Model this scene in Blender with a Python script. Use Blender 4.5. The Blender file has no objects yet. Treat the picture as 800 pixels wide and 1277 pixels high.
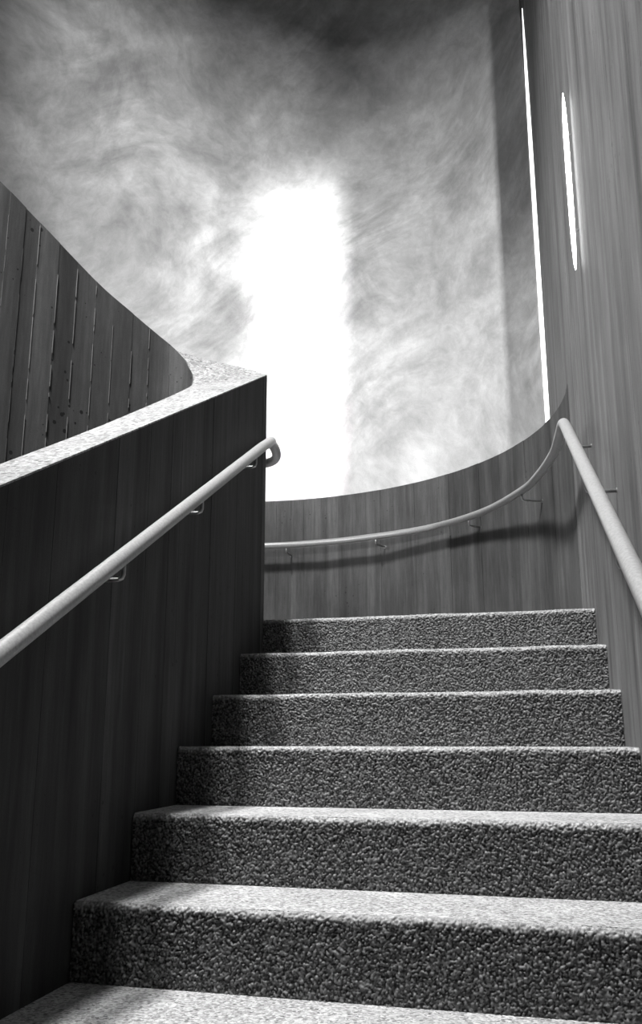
import bpy, bmesh, math, random
import numpy as np
from mathutils import Vector
random.seed(7)
S = 0.17                      # one stair riser in metres: all plans below are in risers
sc = bpy.context.scene
C = sc.collection

# ------------------------------------------------------------------ camera
PITCH, YAW, FPX = 0.2423, 0.1972, 1158.0
cam_d = bpy.data.cameras.new('camera')
cam = bpy.data.objects.new('camera', cam_d); C.objects.link(cam)
cam.location = (0, 0, 0)
cam.rotation_euler = (math.pi/2 + PITCH, 0, YAW)
cam_d.sensor_fit = 'VERTICAL'; cam_d.sensor_height = 36.0
cam_d.lens = 36.0*FPX/1277.0
cam_d.clip_start = 0.02; cam_d.clip_end = 200
sc.camera = cam

# ------------------------------------------------------------------ colour management, sky
sc.view_settings.view_transform = 'Standard'
sc.view_settings.look = 'None'
sc.view_settings.gamma = 1.0
sc.view_settings.use_curve_mapping = False
sc.view_settings.exposure = 0.0
w = bpy.data.worlds.new('sky'); sc.world = w; w.use_nodes = True
w.node_tree.nodes['Background'].inputs[0].default_value = (1, 1, 1, 1)
w.node_tree.nodes['Background'].inputs[1].default_value = 0.15

# ------------------------------------------------------------------ lights
def aim(o, target):
    d = Vector(target)*S - o.location
    o.rotation_euler = d.to_track_quat('-Z', 'Y').to_euler()
def area(name, loc, target, sx, sy, watts, spread=180):
    l = bpy.data.lights.new(name, 'AREA'); l.shape = 'RECTANGLE'; l.size = sx*S; l.size_y = sy*S
    l.energy = watts; l.spread = math.radians(spread)
    o = bpy.data.objects.new(name, l); C.objects.link(o); o.location = Vector(loc)*S; aim(o, target); return o
def spot(name, loc, target, deg, blend, radius, watts):
    l = bpy.data.lights.new(name, 'SPOT'); l.spot_size = math.radians(deg); l.spot_blend = blend
    l.shadow_soft_size = radius*S; l.energy = watts
    o = bpy.data.objects.new(name, l); C.objects.link(o); o.location = Vector(loc)*S; aim(o, target); return o
CEIL = 40.0
SKY_X = (-14.0, -7.0); SKY_Y = (1.0, 9.0)                 # skylight opening over the stairwell
K_SKY, K_SIDE, K_BAND = 285, 2000, 22
area('skylight_daylight', (-11.3, 5.0, CEIL+0.6), (-5.5, 18.0, 0), 3.6, 5.0, K_SKY, 80)
area('added_side_light', (-44.1, -10.4, 12.0), (-6, 38, 14), 0.3, 16.0, K_SIDE)  # unseen lamp added outside to light the plaster back wall
area('added_band_light', (-30.06, 0.58, 27.3), (-8.7, 39.4, 18.0), 0.4, 14.5, K_BAND, 9)  # added unseen lamp, its narrow beam makes the bright band on the plaster

# ------------------------------------------------------------------ helpers
def setk(o, label=None, cat=None, kind=None, group=None):
    if label: o['label'] = label
    if cat: o['category'] = cat
    if kind: o['kind'] = kind
    if group: o['group'] = group
    return o
def link(name, me, mat=None, parent=None):
    o = bpy.data.objects.new(name, me); C.objects.link(o)
    if mat is not None: me.materials.append(mat)
    if parent is not None: o.parent = parent
    return o
def mesh_from(name, verts, faces, mat=None, parent=None, smooth=False):
    me = bpy.data.meshes.new(name)
    me.from_pydata([tuple(float(c)*S for c in v) for v in verts], [], faces)
    bm = bmesh.new(); bm.from_mesh(me)
    bmesh.ops.recalc_face_normals(bm, faces=bm.faces)
    bm.to_mesh(me); bm.free()
    if smooth:
        me.polygons.foreach_set('use_smooth', [True]*len(me.polygons))
    return link(name, me, mat, parent)
def prism(bottom, top):
    """closed loft between two polygons with equal vertex count"""
    n = len(bottom)
    v = list(bottom) + list(top)
    f = [tuple(range(n-1, -1, -1)), tuple(range(n, 2*n))]
    for i in range(n):
        j = (i+1) % n
        f.append((i, j, n+j, n+i))
    return v, f
def box(x0, x1, y0, y1, z0, z1):
    p = [(x0, y0), (x1, y0), (x1, y1), (x0, y1)]
    return prism([(x, y, z0) for x, y in p], [(x, y, z1) for x, y in p])
def merge(*parts):
    V, F = [], []
    for v, f in parts:
        k = len(V); V += list(v); F += [tuple(i+k for i in q) for q in f]
    return V, F
def empty(name, loc):
    o = bpy.data.objects.new(name, None); C.objects.link(o); o.location = Vector(loc)*S
    o.empty_display_size = 0.1
    return o
def child(o, parent):
    o.parent = parent; o.matrix_parent_inverse = parent.matrix_basis.inverted(); return o
def tube(pts, r, n=14, closed_ends=True):
    pts = [Vector(p) for p in pts]
    V, F = [], []
    up = None
    for i, p in enumerate(pts):
        t = (pts[min(i+1, len(pts)-1)] - pts[max(i-1, 0)]).normalized()
        if up is None:
            up = t.cross(Vector((0.3, 0.2, 1))).normalized()
        up = (up - t*up.dot(t)).normalized()
        b = t.cross(up)
        for k in range(n):
            a = 2*math.pi*k/n
            V.append(p + (up*math.cos(a) + b*math.sin(a))*r)
        if i:
            for k in range(n):
                a0 = (i-1)*n+k; a1 = (i-1)*n+(k+1) % n
                F.append((a0, a1, a1+n, a0+n))
    if closed_ends:
        F.append(tuple(range(n-1, -1, -1))); m = (len(pts)-1)*n
        F.append(tuple(range(m, m+n)))
    return V, F
def catmull(P, n=8):
    P = [Vector(p) for p in P]; out = []
    for i in range(len(P)-1):
        p0 = P[max(i-1, 0)]; p1 = P[i]; p2 = P[i+1]; p3 = P[min(i+2, len(P)-1)]
        for k in range(n):
            t = k/n
            out.append(0.5*((2*p1) + (p2-p0)*t + (2*p0-5*p1+4*p2-p3)*t*t + (3*p1-p0-3*p2+p3)*t**3))
    out.append(P[-1]); return out

# ------------------------------------------------------------------ materials
class N:
    def __init__(s, name):
        s.m = bpy.data.materials.new(name); s.m.use_nodes = True
        s.t = s.m.node_tree; s.b = s.t.nodes['Principled BSDF']
        s.geo = s.t.nodes.new('ShaderNodeNewGeometry')
    def n(s, typ, **kw):
        o = s.t.nodes.new(typ)
        for k, v in kw.items(): setattr(o, k, v)
        return o
    def l(s, a, b): s.t.links.new(a, b)
    def math(s, op, a, b=None, c=None, clamp=False):
        o = s.n('ShaderNodeMath', operation=op); o.use_clamp = clamp
        for i, v in enumerate((a, b, c)):
            if v is None: continue
            if hasattr(v, 'is_linked'): s.l(v, o.inputs[i])
            else: o.inputs[i].default_value = v
        return o.outputs[0]
    def noise(s, scale, detail=4, rough=.55, stretch=(1, 1, 1), dist=0.0, vec=None):
        mp = s.n('ShaderNodeMapping'); mp.inputs['Scale'].default_value = stretch
        s.l(vec if vec is not None else s.geo.outputs['Position'], mp.inputs['Vector'])
        o = s.n('ShaderNodeTexNoise'); o.inputs['Scale'].default_value = scale
        o.inputs['Detail'].default_value = detail; o.inputs['Roughness'].default_value = rough
        o.inputs['Distortion'].default_value = dist
        s.l(mp.outputs[0], o.inputs['Vector']); return o.outputs['Fac']
    def remap(s, v, a, b, c, d):
        o = s.n('ShaderNodeMapRange'); s.l(v, o.inputs[0])
        for i, q in enumerate((a, b, c, d)): o.inputs[1+i].default_value = q
        return o.outputs[0]
    def grey(s, v):
        o = s.n('ShaderNodeCombineColor')
        for i in range(3): s.l(v, o.inputs[i])
        s.l(o.outputs[0], s.b.inputs['Base Color'])
    def bump(s, v, strength, dist):
        o = s.n('ShaderNodeBump'); o.inputs['Strength'].default_value = strength
        o.inputs['Distance'].default_value = dist
        s.l(v, o.inputs['Height']); s.l(o.outputs[0], s.b.inputs['Normal'])

def concrete(name, base, strip_var=.25, streak=.5, pits=.5, rough=.75, spec=.3, hole=(26, .16)):
    M = N(name)
    oi = M.n('ShaderNodeObjectInfo')
    tone = M.remap(oi.outputs['Random'], 0, 1, 1-strip_var, 1+strip_var)
    st = M.remap(M.noise(9, 5, .6, (1, 1, .07)), .3, .7, 1-streak, 1+streak)
    fine = M.remap(M.noise(60, 4, .65, (1, 1, .10)), .25, .75, .74, 1.26)
    blot = M.remap(M.noise(2.2, 5, .6), .3, .7, .8, 1.2)
    grain = M.remap(M.noise(260, 2, .7), .2, .8, .78, 1.22)
    v = M.math('MULTIPLY', tone, st); v = M.math('MULTIPLY', v, fine)
    v = M.math('MULTIPLY', v, blot); v = M.math('MULTIPLY', v, grain)
    v = M.math('MULTIPLY', v, base)
    # small air holes left by the formwork
    vo = M.n('ShaderNodeTexVoronoi'); vo.inputs['Scale'].default_value = hole[0]
    M.l(M.geo.outputs['Position'], vo.inputs['Vector'])
    sel = M.noise(3.5, 2)
    thr = M.remap(sel, .44, .66, 0.0, hole[1])
    hole = M.math('LESS_THAN', vo.outputs['Distance'], thr)
    v2 = M.math('MULTIPLY', v, M.math('SUBTRACT', 1.0, M.math('MULTIPLY', hole, pits)))
    M.grey(v2)
    M.b.inputs['Roughness'].default_value = rough
    M.b.inputs['Specular IOR Level'].default_value = spec
    h = M.math('ADD', M.math('MULTIPLY', st, .6), M.math('MULTIPLY', hole, -1.0))
    h = M.math('ADD', h, M.math('MULTIPLY', grain, .25))
    M.bump(h, .35, .004)
    return M.m

def aggregate(name, lo, hi, scale, bump=.3):
    M = N(name)
    vo = M.n('ShaderNodeTexVoronoi'); vo.inputs['Scale'].default_value = scale
    M.l(M.geo.outputs['Position'], vo.inputs['Vector'])
    sp = M.n('ShaderNodeSeparateColor'); M.l(vo.outputs['Color'], sp.inputs[0])
    v = M.remap(sp.outputs[0], 0, 1, lo, hi)
    big = M.remap(M.noise(5, 4), .3, .7, .85, 1.12)
    g = M.remap(M.noise(300, 2, .7), .2, .8, .7, 1.3)
    # sparse dark stones
    vd = M.n('ShaderNodeTexVoronoi'); vd.inputs['Scale'].default_value = scale*.45
    M.l(M.geo.outputs['Position'], vd.inputs['Vector'])
    sd = M.n('ShaderNodeSeparateColor'); M.l(vd.outputs['Color'], sd.inputs[0])
    dark = M.math('MULTIPLY', M.math('LESS_THAN', vd.outputs['Distance'], .32), M.math('GREATER_THAN', sd.outputs[1], .6))
    v = M.math('MULTIPLY', v, M.math('SUBTRACT', 1.0, M.math('MULTIPLY', dark, .6)))
    v = M.math('MULTIPLY', M.math('MULTIPLY', v, big), g)
    M.grey(v)
    M.b.inputs['Roughness'].default_value = .8
    M.b.inputs['Specular IOR Level'].default_value = .25
    if bump: M.bump(vo.outputs['Distance'], bump, .003)
    return M.m

def plaster(name):
    M = N(name)
    # trowelled, clouded plaster: warped noise gives the sweeping strokes
    p = M.geo.outputs['Position']
    wn = M.n('ShaderNodeTexNoise'); wn.inputs['Scale'].default_value = .42; wn.inputs['Detail'].default_value = 1
    M.l(p, wn.inputs['Vector'])
    vm = M.n('ShaderNodeVectorMath', operation='SCALE'); vm.inputs['Scale'].default_value = 1.5
    M.l(wn.outputs['Color'], vm.inputs[0])
    va = M.n('ShaderNodeVectorMath', operation='ADD'); M.l(p, va.inputs[0]); M.l(vm.outputs[0], va.inputs[1])
    wp = va.outputs[0]
    mp = M.n('ShaderNodeMapping'); mp.inputs['Rotation'].default_value = (0, math.radians(35), 0)
    M.l(wp, mp.inputs['Vector'])
    # long trowel strokes, only here and there
    strokes = M.noise(2.6, 6, .6, (.28, .5, 1.9), .3, mp.outputs[0])
    where = M.remap(M.noise(.8, 3, .5), .48, .62, 0, 1)
    big = M.noise(.75, 4, .55, (1, 1, 1), .4)
    cloud = M.noise(2.4, 6, .62, (1, 1, 1), .5, wp)
    fine = M.noise(11, 6, .7, (1, 1, 1), .6, wp)
    grain = M.noise(240, 2, .7)
    sv = M.math('MULTIPLY', M.remap(strokes, .36, .64, -.28, .16), where)
    v = M.math('ADD', 1.0, sv)
    v = M.math('MULTIPLY', v, M.remap(big, .35, .65, .76, 1.16))
    v = M.math('MULTIPLY', v, M.remap(cloud, .33, .67, .74, 1.2))
    v = M.math('MULTIPLY', v, M.remap(fine, .3, .7, .84, 1.14))
    v = M.math('MULTIPLY', v, M.remap(grain, .2, .8, .86, 1.14))
    v = M.math('MULTIPLY', v, .56)
    v = M.math('MINIMUM', v, .85)
    M.grey(v)
    M.b.inputs['Roughness'].default_value = .65
    M.b.inputs['Specular IOR Level'].default_value = .25
    M.bump(cloud, .12, .01)
    return M.m

def metal(name):
    M = N(name)
    g = M.remap(M.noise(140, 3, .6), .25, .75, .28, .44)
    M.grey(g)
    M.b.inputs['Metallic'].default_value = .4
    M.b.inputs['Roughness'].default_value = .38
    return M.m
def plain(name, v, rough=.6, metallic=0):
    M = N(name)
    M.grey(M.remap(M.noise(80, 3), .2, .8, v*.9, v*1.1))
    M.b.inputs['Roughness'].default_value = rough; M.b.inputs['Metallic'].default_value = metallic
    return M.m
def glow(name, strength):
    M = N(name)
    M.grey(M.remap(M.noise(40, 2), .2, .8, .75, .85))
    M.b.inputs['Emission Color'].default_value = (1, 1, 1, 1)
    M.b.inputs['Emission Strength'].default_value = strength
    return M.m

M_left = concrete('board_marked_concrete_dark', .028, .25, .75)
M_seam = concrete('seam_concrete', .10, .1, .3)
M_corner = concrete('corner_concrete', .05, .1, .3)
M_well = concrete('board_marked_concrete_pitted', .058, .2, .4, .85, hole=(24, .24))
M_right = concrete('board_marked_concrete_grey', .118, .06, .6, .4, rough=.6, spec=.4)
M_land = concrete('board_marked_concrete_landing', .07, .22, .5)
M_tread = aggregate('ground_stone_tread', .16, .46, 170, .2)
M_coping = aggregate('ground_stone_coping', .13, .33, 110, .35)
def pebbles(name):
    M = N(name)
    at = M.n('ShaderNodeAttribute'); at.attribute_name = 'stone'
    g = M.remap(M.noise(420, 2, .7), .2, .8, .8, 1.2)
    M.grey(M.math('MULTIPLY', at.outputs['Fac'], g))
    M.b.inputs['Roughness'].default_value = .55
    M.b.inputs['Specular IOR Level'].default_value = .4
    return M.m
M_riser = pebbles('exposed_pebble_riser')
M_plaster = plaster('clouded_plaster')
M_ceil = plain('ceiling_paint', .06, .8)
M_floor = aggregate('ground_stone_floor', .25, .5, 120, .1)
M_metal = metal('brushed_steel')
M_brk = plain('bracket_steel', .35, .4, .8)
M_frame = plain('window_frame_paint', .12, .5)
M_pane = glow('frosted_glass_daylit', 2.2)
M_lamp = glow('lamp_diffuser', 9.0)

# ------------------------------------------------------------------ plan (units of risers; z = 0 at the eye)
XL, XR = -5.90, 1.97
D, PHI, Y6, E0 = 1.936, -0.075, 12.067, -0.09
TP = math.tan(PHI)
M = 0.5165
GROUND = -9.09
CX, CY = -9.0, 25.0
R_IN, R_OUT, LAND_TOP = 10.97, 11.9, 9.62
R_BACK = 14.5
def copz(y): return 9.43 + M*(y-22.27)          # top of the left parapet along its near face

# ------------------------------------------------------------------ the big shell: floor, ceiling, walls
v, f = box(-24.3, 3.2, -9, 41, GROUND-.8, GROUND)
setk(mesh_from('floor', v, f, M_floor), 'speckled stone floor at the foot of the stairwell', 'floor', 'structure')
a, b = SKY_X; c, d = SKY_Y
v, f = merge(box(-24.3, a, -9, 41, CEIL, CEIL+.8), box(b, 3.2, -9, 41, CEIL, CEIL+.8),
             box(a, b, -9, c, CEIL, CEIL+.8), box(a, b, d, 41, CEIL, CEIL+.8))
setk(mesh_from('ceiling', v, f, M_ceil), 'grey ceiling with a skylight opening above the stairwell', 'ceiling', 'structure')
v, f = box(-24.3, 3.2, -9.8, -9, GROUND, CEIL)
setk(mesh_from('wall_front', v, f, M_ceil), 'plain grey wall behind the viewer at the foot of the stairs', 'wall', 'structure')
# outer side wall; its unseen tall opening is added to shape the side light
wy0, wy1, wz0, wz1 = 10.2, 32.2, 11.8, CEIL-1
v, f = merge(box(-24.3, -23.5, -9, wy0, GROUND, CEIL), box(-24.3, -22.4, wy1, 33.0, GROUND, CEIL),
             box(-24.3, -23.5, wy0, wy1, GROUND, wz0), box(-24.3, -23.5, wy0, wy1, wz1, CEIL))
setk(mesh_from('wall_side', v, f, M_ceil), 'plain outer wall left of the stairwell, with an added tall opening that shapes the side light', 'wall', 'structure')
# unseen blocker, added so its raked edge cuts the side lamp's beam
bits = []
blocker_edge = [(7.2, 15.0), (12.0, 17.5), (16.0, 22.0), (20.0, 28.0), (24.0, 33.0), (30.0, 36.0)]
for (ya, za), (yb, zb) in zip(blocker_edge, blocker_edge[1:]):
    bits.append(prism([(-27.3, ya, za), (-27.0, ya, za), (-27.0, yb, zb), (-27.3, yb, zb)],
                      [(-27.3, ya, CEIL), (-27.0, ya, CEIL), (-27.0, yb, CEIL), (-27.3, yb, CEIL)]))
v, f = merge(*bits)
setk(mesh_from('beam_blocker', v, f, M_ceil), 'added unseen raking blocker that cuts the side lamp beam', 'wall', 'structure')
# back wall: concave half drum of plaster
V, F = [], []
A0, A1, NA = 41.9, 150.5, 96
for i in range(NA+1):
    t = math.radians(A0 + (A1-A0)*i/NA)
    for r in (R_BACK, R_BACK+.8):
        for z in (GROUND, CEIL):
            V.append((CX+r*math.cos(t), CY+r*math.sin(t), z))
for i in range(NA):
    k = 4*i
    F += [(k, k+4, k+5, k+1), (k+2, k+3, k+7, k+6), (k, k+2, k+6, k+4), (k+1, k+5, k+7, k+3)]
F += [(0, 1, 3, 2), (4*NA, 4*NA+2, 4*NA+3, 4*NA+1)]
o = mesh_from('wall_back', V, F, M_plaster)
for p in o.data.polygons: p.use_smooth = abs(p.normal.z) < .5
try: o.data.set_sharp_from_angle(angle=math.radians(40))
except Exception: pass
setk(o, 'tall curved wall of pale clouded plaster behind the landing', 'wall', 'structure')

# ------------------------------------------------------------------ right wall, board by board
YEND = 34.28
v, f = box(XR+.12, 3.0, -9, YEND, GROUND, CEIL)
wr = setk(mesh_from('wall_right', v, f, M_right), 'tall grey concrete wall with vertical board marks on the right', 'wall', 'structure')
y = -2.0
first = True
while y < YEND-.05:
    wd = random.uniform(.5, .7); y1 = min(y+wd, YEND)
    if YEND-y1 < .25: y1 = YEND
    pr = random.uniform(0, .005)
    v, f = box(XR-pr, XR+.14, y, y1-.0015, GROUND, CEIL)
    child(mesh_from('board_strip', v, f, M_right), wr)
    y = y1

# ------------------------------------------------------------------ landing parapet: curved wall, board by board
def arc_block(r0, r1, t0, t1, z0, z1, n=2):
    P = [(CX+r0*math.cos(t0+(t1-t0)*i/n), CY+r0*math.sin(t0+(t1-t0)*i/n)) for i in range(n+1)]
    P += [(CX+r1*math.cos(t1+(t0-t1)*i/n), CY+r1*math.sin(t1+(t0-t1)*i/n)) for i in range(n+1)]
    return prism([(x, y, z0) for x, y in P], [(x, y, z1) for x, y in P])
v, f = arc_block(R_IN+.1, R_OUT, 0.002, math.pi, GROUND, LAND_TOP-.01, 80)
wl = setk(mesh_from('wall_landing', v, f, M_land), 'low curved concrete parapet around the landing', 'wall', 'structure')
t = 0.002
while t < math.pi-.01:
    dt = random.uniform(.46, .66)/R_IN; t1 = min(t+dt, math.pi)
    pr = random.uniform(0, .02)
    v, f = arc_block(R_IN-pr, R_IN+.12, t, t1-.0004, GROUND, LAND_TOP)
    child(mesh_from('board_strip', v, f, M_land), wl)
    t = t1

# ------------------------------------------------------------------ left parapet: turns back on itself round a narrow well

pairs = [((-6.80, y_), (XL, y_)) for y_ in (1.0, 11.2)]
pairs += [((-6.83, 13.7), (XL, 13.7)), ((-6.92, 15.4), (XL, 15.4)), ((-7.12, 18.0), (XL, 18.0)), ((-7.32, 19.9), (XL, 19.9))]
pairs = [((a[0], a[1], copz(a[1])), (b[0], b[1], copz(b[1]))) for a, b in pairs]
pairs += [((-7.57, 21.15, 8.85), (XL, 21.3, copz(21.3))), ((-7.72, 21.60, 9.28), (XL, 22.27, 9.43)),
          ((-7.92, 21.85, 9.60), (-6.60, 22.50, 9.77)), ((-8.10, 21.95, 9.90), (-7.35, 22.78, 10.10)),
          ((-8.29, 21.96, 10.14), (-8.14, 23.0, 10.45)), ((-8.52, 21.90, 10.36), (-9.00, 22.75, 10.45))]
TIP = 6                                     # first pair of the rounded tip
for x, y_, z in ((-8.80, 21.62, 10.57), (-9.27, 20.94, 10.93), (-9.72, 20.26, 11.27), (-10.10, 19.51, 11.65), (-10.45, 18.76, 12.02),
                 (-10.79, 18.05, 12.37), (-11.12, 17.37, 12.71), (-11.74, 16.31, 13.25), (-13.0, 14.1, 14.36), (-15.0, 10.8, 16.0)):
    pairs.append(((x, y_, z), (x-.86, y_+.5, z-.05)))
SUB = 5
IN = catmull([p[0] for p in pairs], SUB)
OUT = []
for i in range(len(pairs)-1):
    a, b = Vector(pairs[i][1]), Vector(pairs[i+1][1])
    OUT += [a.lerp(b, k/SUB) for k in range(SUB)]
OUT.append(Vector(pairs[-1][1]))
CT = .03                                     # coping thickness
def ribbon(A, B, dz0, dz1=None, zfix=None):
    V, F = [], []
    for p, q in zip(A, B):
        V += [(p.x, p.y, p.z+dz0), (q.x, q.y, q.z+dz0)]
        V += [(p.x, p.y, zfix if zfix is not None else p.z+dz1), (q.x, q.y, zfix if zfix is not None else q.z+dz1)]
    n = len(A)
    for i in range(n-1):
        k = 4*i
        F += [(k, k+1, k+5, k+4), (k+2, k+6, k+7, k+3), (k, k+4, k+6, k+2), (k+1, k+3, k+7, k+5)]
    F += [(0, 2, 3, 1), (4*n-4, 4*n-3, 4*n-1, 4*n-2)]
    return V, F
inset_in = [p.lerp(q, .13/max((q-p).length, .2)) for p, q in zip(IN, OUT)]
inset_out = [q.lerp(p, .13/max((q-p).length, .2)) for p, q in zip(IN, OUT)]
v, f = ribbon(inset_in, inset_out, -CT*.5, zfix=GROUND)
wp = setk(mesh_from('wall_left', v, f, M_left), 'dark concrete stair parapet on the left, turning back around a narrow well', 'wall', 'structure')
v, f = ribbon(IN, OUT, 0, -CT)
child(mesh_from('coping', v, f, M_coping), wp)['label'] = 'pale speckled stone top of the parapet'

def strips_along(path, side, mat, parent, wmin, wmax, z0, proud, thick=.16, gap=.003, out=0.0, dz=None, fin=False):
    """vertical boards following a plan path of (x, y, ztop); side = +1 left of travel, -1 right of travel"""
    path = [Vector(p) for p in path]
    cum = [0.0]
    for a, b in zip(path, path[1:]): cum.append(cum[-1] + (b.xy-a.xy).length)
    def at(s):
        for i in range(len(path)-1):
            if s <= cum[i+1] + 1e-9:
                tt = (s-cum[i])/max(cum[i+1]-cum[i], 1e-9)
                return path[i].lerp(path[i+1], tt)
        return path[-1].copy()
    def nrm(s):
        a, b = at(max(s-.06, 0)), at(min(s+.06, cum[-1]))
        d = (b.xy-a.xy).normalized(); return Vector((-d.y, d.x, 0))*side
    s = 0.0; objs = []; fins = []
    while s < cum[-1]-.02:
        s1 = min(s + random.uniform(wmin, wmax), cum[-1])
        if cum[-1]-s1 < wmin*.5: s1 = cum[-1]
        pr = out + random.uniform(-proud, 0)
        m = max(1, int((s1-s)/.15))
        st = [s + (s1-gap-s)*k/m for k in range(m+1)]
        fr = [at(q)+nrm(q)*pr for q in st]; bk = [at(q)-nrm(q)*thick for q in st][::-1]
        ring = fr+bk
        v, f = prism([(p.x, p.y, z0) for p in ring], [(p.x, p.y, p.z-(CT if dz is None else dz)) for p in ring])
        objs.append(child(mesh_from('board_strip', v, f, mat), parent))
        if fin:
            p = at(s1); n_ = nrm(s1); t_ = Vector((-n_.y, n_.x, 0)); e = out+.012*random.uniform(.2, 1)
            z = p.z-random.uniform(.03, 1.2)
            while z > p.z-7:                        # broken fins of cement that leaked between the boards
                L = random.uniform(.05, 1.4); hw = random.uniform(.003, .007)
                ring = [p-t_*hw, p+t_*hw, p+t_*hw*.7+n_*e, p-t_*hw*.7+n_*e]
                fins.append(prism([(q.x, q.y, z-L) for q in ring], [(q.x, q.y, z) for q in ring]))
                z -= L+random.uniform(.03, .5)
        s = s1
    if fins:
        v, f = merge(*fins)
        child(mesh_from('form_seam', v, f, M_seam), parent)['kind'] = 'stuff'
    return objs
near = [Vector(p[1]) for p in pairs[:7]] + [Vector((XL, 21.93, copz(21.93)))]
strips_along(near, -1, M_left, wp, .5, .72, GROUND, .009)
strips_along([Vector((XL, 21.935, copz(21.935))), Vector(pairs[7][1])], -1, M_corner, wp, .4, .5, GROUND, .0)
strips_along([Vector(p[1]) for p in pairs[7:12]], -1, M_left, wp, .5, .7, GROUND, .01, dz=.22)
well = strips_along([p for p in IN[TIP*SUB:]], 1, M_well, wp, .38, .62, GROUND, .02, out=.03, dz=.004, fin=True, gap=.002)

# ------------------------------------------------------------------ staircase
def nose(k, x): return Y6 + (6-k)*D + x*TP
def zk(k): return (4-k) + E0
stair = empty('staircase', (0, 12, GROUND))
setk(stair, 'grey pebbled concrete stairs rising to the curved landing', 'staircase')
def pebble_height(W, H, rng, cell):
    """heights (in the same unit as W, H coordinates grids) of rounded stones scattered over a plane"""
    nx = int(W.max()/cell)+3; ny = int(H.max()/cell)+3
    jx = rng.uniform(0, 1, (nx+2, ny+2)); jy = rng.uniform(0, 1, (nx+2, ny+2))
    rr = rng.uniform(.45, .95, (nx+2, ny+2))*cell; hh = rng.uniform(.25, 1.0, (nx+2, ny+2))*cell
    an = rng.uniform(0, np.pi, (nx+2, ny+2)); asp = rng.uniform(.5, .95, (nx+2, ny+2))
    ix = np.floor(W/cell).astype(int)+1; iy = np.floor(H/cell).astype(int)+1
    out = np.zeros_like(W); tone = np.full_like(W, .01)  # dark cement matrix, with crevice shade put into its near-black tone
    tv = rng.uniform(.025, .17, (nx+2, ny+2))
    for dx in (-1, 0, 1):
        for dy in (-1, 0, 1):
            a, b = ix+dx, iy+dy
            px = (a-1+jx[a, b])*cell; py = (b-1+jy[a, b])*cell
            ux, uy = W-px, H-py
            ca, sa = np.cos(an[a, b]), np.sin(an[a, b])
            u = ca*ux+sa*uy; q = (-sa*ux+ca*uy)/asp[a, b]
            r = rr[a, b]
            d = 1-(u*u+q*q)/(r*r)
            hv = np.where(d > 0, np.sqrt(np.maximum(d, 0))*hh[a, b], 0)
            top = hv > out
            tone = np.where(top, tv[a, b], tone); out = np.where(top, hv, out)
    return out, tone
def riser_mesh(k, res, cell):
    rng = np.random.default_rng(100+k)
    L = XR-XL; rr = .085
    nu = int(L/res); hs = 1.02-rr; arc = rr*math.pi/2
    ns = max(6, int((hs+arc)/res))
    u = np.linspace(.012, L-.012, nu+1); s_ = np.linspace(0, hs+arc, ns+1)
    U, SS = np.meshgrid(u, s_, indexing='ij')
    h, tone = pebble_height(U, SS, rng, cell); h = h*1.1
    h *= np.clip((hs+arc-SS)/(.5*rr), .15, 1)
    a = np.clip((SS-hs)/rr, 0, math.pi/2)
    nose_light = np.clip((SS-hs+.03)/(rr*.9), 0, 1)           # nosing stones paler: light caught on the edge, painted into the tone
    tone = tone*(1-nose_light) + nose_light*np.maximum(tone*2.2, .2)
    # profile: vertical, then rounded over into the tread; y grows away from the viewer
    py = rr*(1-np.cos(a)); pz = np.where(SS < hs, SS-1.02, -rr+rr*np.sin(a))
    wob = .012*np.sin(U*1.7+k)+.008*np.sin(U*4.3+2*k)
    ny_, nz_ = -np.cos(a), np.sin(a)
    X = XL+U; Yv = Y6+(6-k)*D + X*TP + py + ny_*(h+wob*0); Z = zk(k)+pz+nz_*h*.6 + wob*.5
    V = np.stack([X, Yv, Z], -1).reshape(-1, 3)*S
    idx = np.arange((nu+1)*(ns+1)).reshape(nu+1, ns+1)
    Fq = np.stack([idx[:-1, :-1], idx[1:, :-1], idx[1:, 1:], idx[:-1, 1:]], -1).reshape(-1, 4)
    me = bpy.data.meshes.new('riser_face')
    me.vertices.add(len(V)); me.vertices.foreach_set('co', V.ravel())
    me.loops.add(Fq.size); me.loops.foreach_set('vertex_index', Fq.ravel())
    me.polygons.add(len(Fq)); me.polygons.foreach_set('loop_start', np.arange(0, Fq.size, 4))
    me.polygons.foreach_set('loop_total', np.full(len(Fq), 4))
    me.update(); me.validate()
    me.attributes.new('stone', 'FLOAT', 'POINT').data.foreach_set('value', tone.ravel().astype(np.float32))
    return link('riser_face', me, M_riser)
for k in range(12, 0, -1):
    pl = [(XL+.012, nose(k, XL)+.06), (XR-.012, nose(k, XR)+.06), (XR-.012, nose(k-1, XR)+.25), (XL+.012, nose(k-1, XL)+.25)]
    if k == 1:
        pl = [(XL+.012, nose(k, XL)+.06), (XR-.03, nose(k, XR)+.06), (XR-.03, CY)]
        pl += [(CX+(R_IN-.035)*math.cos(t), CY+(R_IN-.035)*math.sin(t)) for t in np.linspace(0, math.pi, 120)][1:]
        pl += [(-19.9, 24.0), (-9.6, 23.4), (-8.14, 23.06), (-7.35, 22.84), (-6.6, 22.56), (XL+.012, 22.33)]
    v, f = prism([(x, y, zk(k)-1.15) for x, y in pl], [(x, y, zk(k)) for x, y in pl])
    st = child(mesh_from('step' if k > 1 else 'landing', v, f, M_tread), stair)
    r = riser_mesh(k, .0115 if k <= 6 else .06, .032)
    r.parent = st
    r['label'] = 'rough dark pebbled riser'

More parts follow.
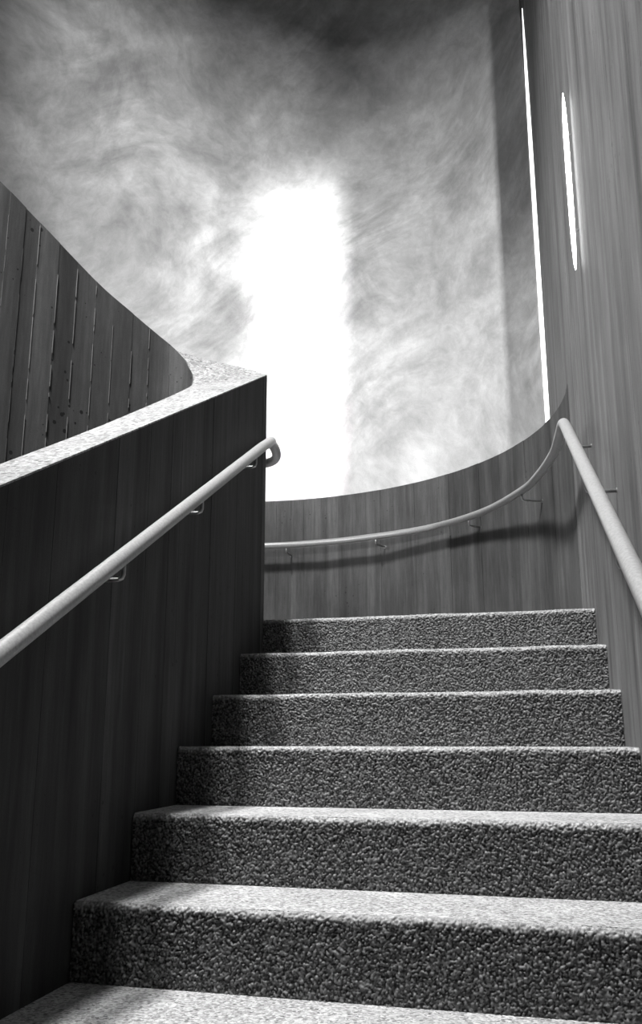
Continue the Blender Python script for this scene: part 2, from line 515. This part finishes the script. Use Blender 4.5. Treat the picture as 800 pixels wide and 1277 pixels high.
# ------------------------------------------------------------------ handrails
RR = .12
def bracket(parent, rail_pt, wall_pt, drop=.3):
    p = Vector(rail_pt); q = Vector(wall_pt); q.z = p.z-drop
    lo = Vector((p.x, p.y, p.z-drop))
    d = (q-lo)
    pts = [p-Vector((0, 0, RR*.8)), lo+Vector((0, 0, .07)), lo+d.normalized()*.02+Vector((0, 0, .02)), lo+d.normalized()*.08, q]
    v, f = tube(pts, .032, 8)
    o = child(mesh_from('bracket', v, f, M_brk, smooth=True), parent)
    n = d.normalized()
    v, f = tube([q-n*.012, q+n*.01], .055, 14)
    fl = mesh_from('flange', v, f, M_brk); fl.parent = o
# left
XHL, XHR = -5.40, 1.46
def lz(y): return .92+.5345*(y-9.26)
hl = empty('handrail', (XHL, 12, lz(12)))
setk(hl, 'straight steel handrail on the dark left parapet, its end looped around the corner', 'handrail')
P = [(XHL, 1.5+.5*i, lz(1.5+.5*i)) for i in range(40)]
P = [p for p in P if p[1] <= 20.1]
P += [(XHL-.02, 20.6, 6.95), (-5.48, 21.1, 7.17), (-5.56, 21.5, 7.30), (-5.65, 21.9, 7.38), (-5.70, 22.40, 7.41), (-5.77, 22.85, 7.39),
      (-5.92, 23.22, 7.36), (-6.2, 23.42, 7.34), (-6.6, 23.52, 7.34), (-7.4, 23.65, 7.34), (-8.2, 23.9, 7.34)]
path = catmull(P, 4)
v, f = tube(path, RR, 18)
child(mesh_from('rail', v, f, M_metal, smooth=True), hl)
for y in (5.6, 9.0, 12.45, 15.85, 19.5):
    bracket(hl, (XHL, y, lz(y)), (XL, y, 0), .35)
bracket(hl, (-7.4, 23.65, 7.34), (-7.5, 22.83, 0))
# right
def rz(y): return 1.80+.5395*(y-10.84)
hr = empty('handrail', (XHR, 12, rz(12)))
setk(hr, 'steel handrail on the right wall, bent at its peak to follow the curved landing wall', 'handrail')
P = [(XHR, 1.5+.5*i, rz(1.5+.5*i)) for i in range(41)]
P = [p for p in P if p[1] <= 19.6]
P += [(XHR, 20.1, 6.79), (XHR, 20.5, 6.95), (XHR, 21.0, 7.05), (XHR, 22.1, 7.16), (1.41, 23.95, 7.31), (1.12, 26.4, 7.46), (.65, 28.6, 7.58),
      (-.67, 31.3, 7.6), (-2.76, 33.4, 7.6), (-5.33, 34.6, 7.6), (-6.98, 35.05, 7.6)]
P += [(CX+10.25*math.cos(t), CY+10.25*math.sin(t), 7.6) for t in np.radians([90, 105, 120, 135, 150, 165, 178])]
path = catmull(P, 4)
v, f = tube(path, RR, 18)
child(mesh_from('rail', v, f, M_metal, smooth=True), hr)
for y in (5.0, 8.7, 12.4, 16.13, 19.83):
    bracket(hr, (XHR, y, rz(y) - (.02 if y > 19 else 0)), (XR, y, 0), .46)
def on_path(deg):
    t = math.radians(deg); best = min(path, key=lambda p: abs(math.atan2(p.y-CY, p.x-CX)-t) if p.y > CY else 9)
    return best
for deg in (20, 43, 65, 87.5, 104, 125, 146, 167):
    p = on_path(deg); d = Vector((p.x-CX, p.y-CY, 0)).normalized()
    bracket(hr, p, (CX+d.x*R_IN, CY+d.y*R_IN, 0))

# ------------------------------------------------------------------ slot window in the far corner
fr = [(1.985, YEND+.01), (3.0, YEND+.01), (3.0, 36.2), (2.75, 36.2), (1.815, 34.70)]
v, f = prism([(x, y, GROUND) for x, y in fr], [(x, y, CEIL) for x, y in fr])
win = setk(mesh_from('window_1', v, f, M_frame), 'tall hairline slot window in the corner between right wall and back wall', 'window', 'structure')
a = Vector((1.98, YEND+.012, 0)); b = Vector((1.81, 34.695, 0)); nn = Vector((-(b-a).y, (b-a).x, 0)).normalized()
V = []
prof = [(8.0, .8), (20, .8), (24, .72), (27.3, .52), (29.2, .3), (30.5, .06)]
for off in (.012, -.01):
    for z, wdt in prof:
        for sgn in (-1, 1):
            p = a.lerp(b, .5+sgn*.5*wdt)+nn*off; V.append((p.x, p.y, z))
n = len(prof)*2; F = []
for i in range(len(prof)-1):
    k = 2*i
    F += [(k, k+1, k+3, k+2), (n+k, n+k+2, n+k+3, n+k+1), (k, k+2, n+k+2, n+k), (k+1, n+k+1, n+k+3, k+3)]
F += [(0, n, n+1, 1), (n-2, n-1, 2*n-1, 2*n-2)]
child(mesh_from('pane', V, F, M_pane), win)['label'] = 'white daylit glass tapering to a point'

# ------------------------------------------------------------------ slim wall lamp on the right wall
lx, ly = 1.83, 19.05
lamp = empty('wall_lamp', (lx, ly, 10))
setk(lamp, 'slim glowing vertical lamp tapered at both ends, high on the right wall', 'lamp')
prof = [(9.95, .01), (10.1, .028), (10.5, .045), (11.2, .055), (12.4, .058), (13.4, .054), (14.0, .04), (14.25, .025), (14.4, .006)]
V, F = [], []
for i, (z, r) in enumerate(prof):
    for j in range(14):
        t = 2*math.pi*j/14; V.append((lx+r*math.cos(t), ly+r*math.sin(t), z))
    if i:
        for j in range(14):
            q0 = (i-1)*14+j; q1 = (i-1)*14+(j+1) % 14
            F.append((q0, q1, q1+14, q0+14))
F += [tuple(range(13, -1, -1)), tuple(range(len(V)-14, len(V)))]
child(mesh_from('diffuser', V, F, M_lamp, smooth=True), lamp)
for z in (10.9, 13.3):
    v, f = box(lx, XR, ly-.012, ly+.012, z-.012, z+.012)
    child(mesh_from('clip', v, f, M_frame), lamp)
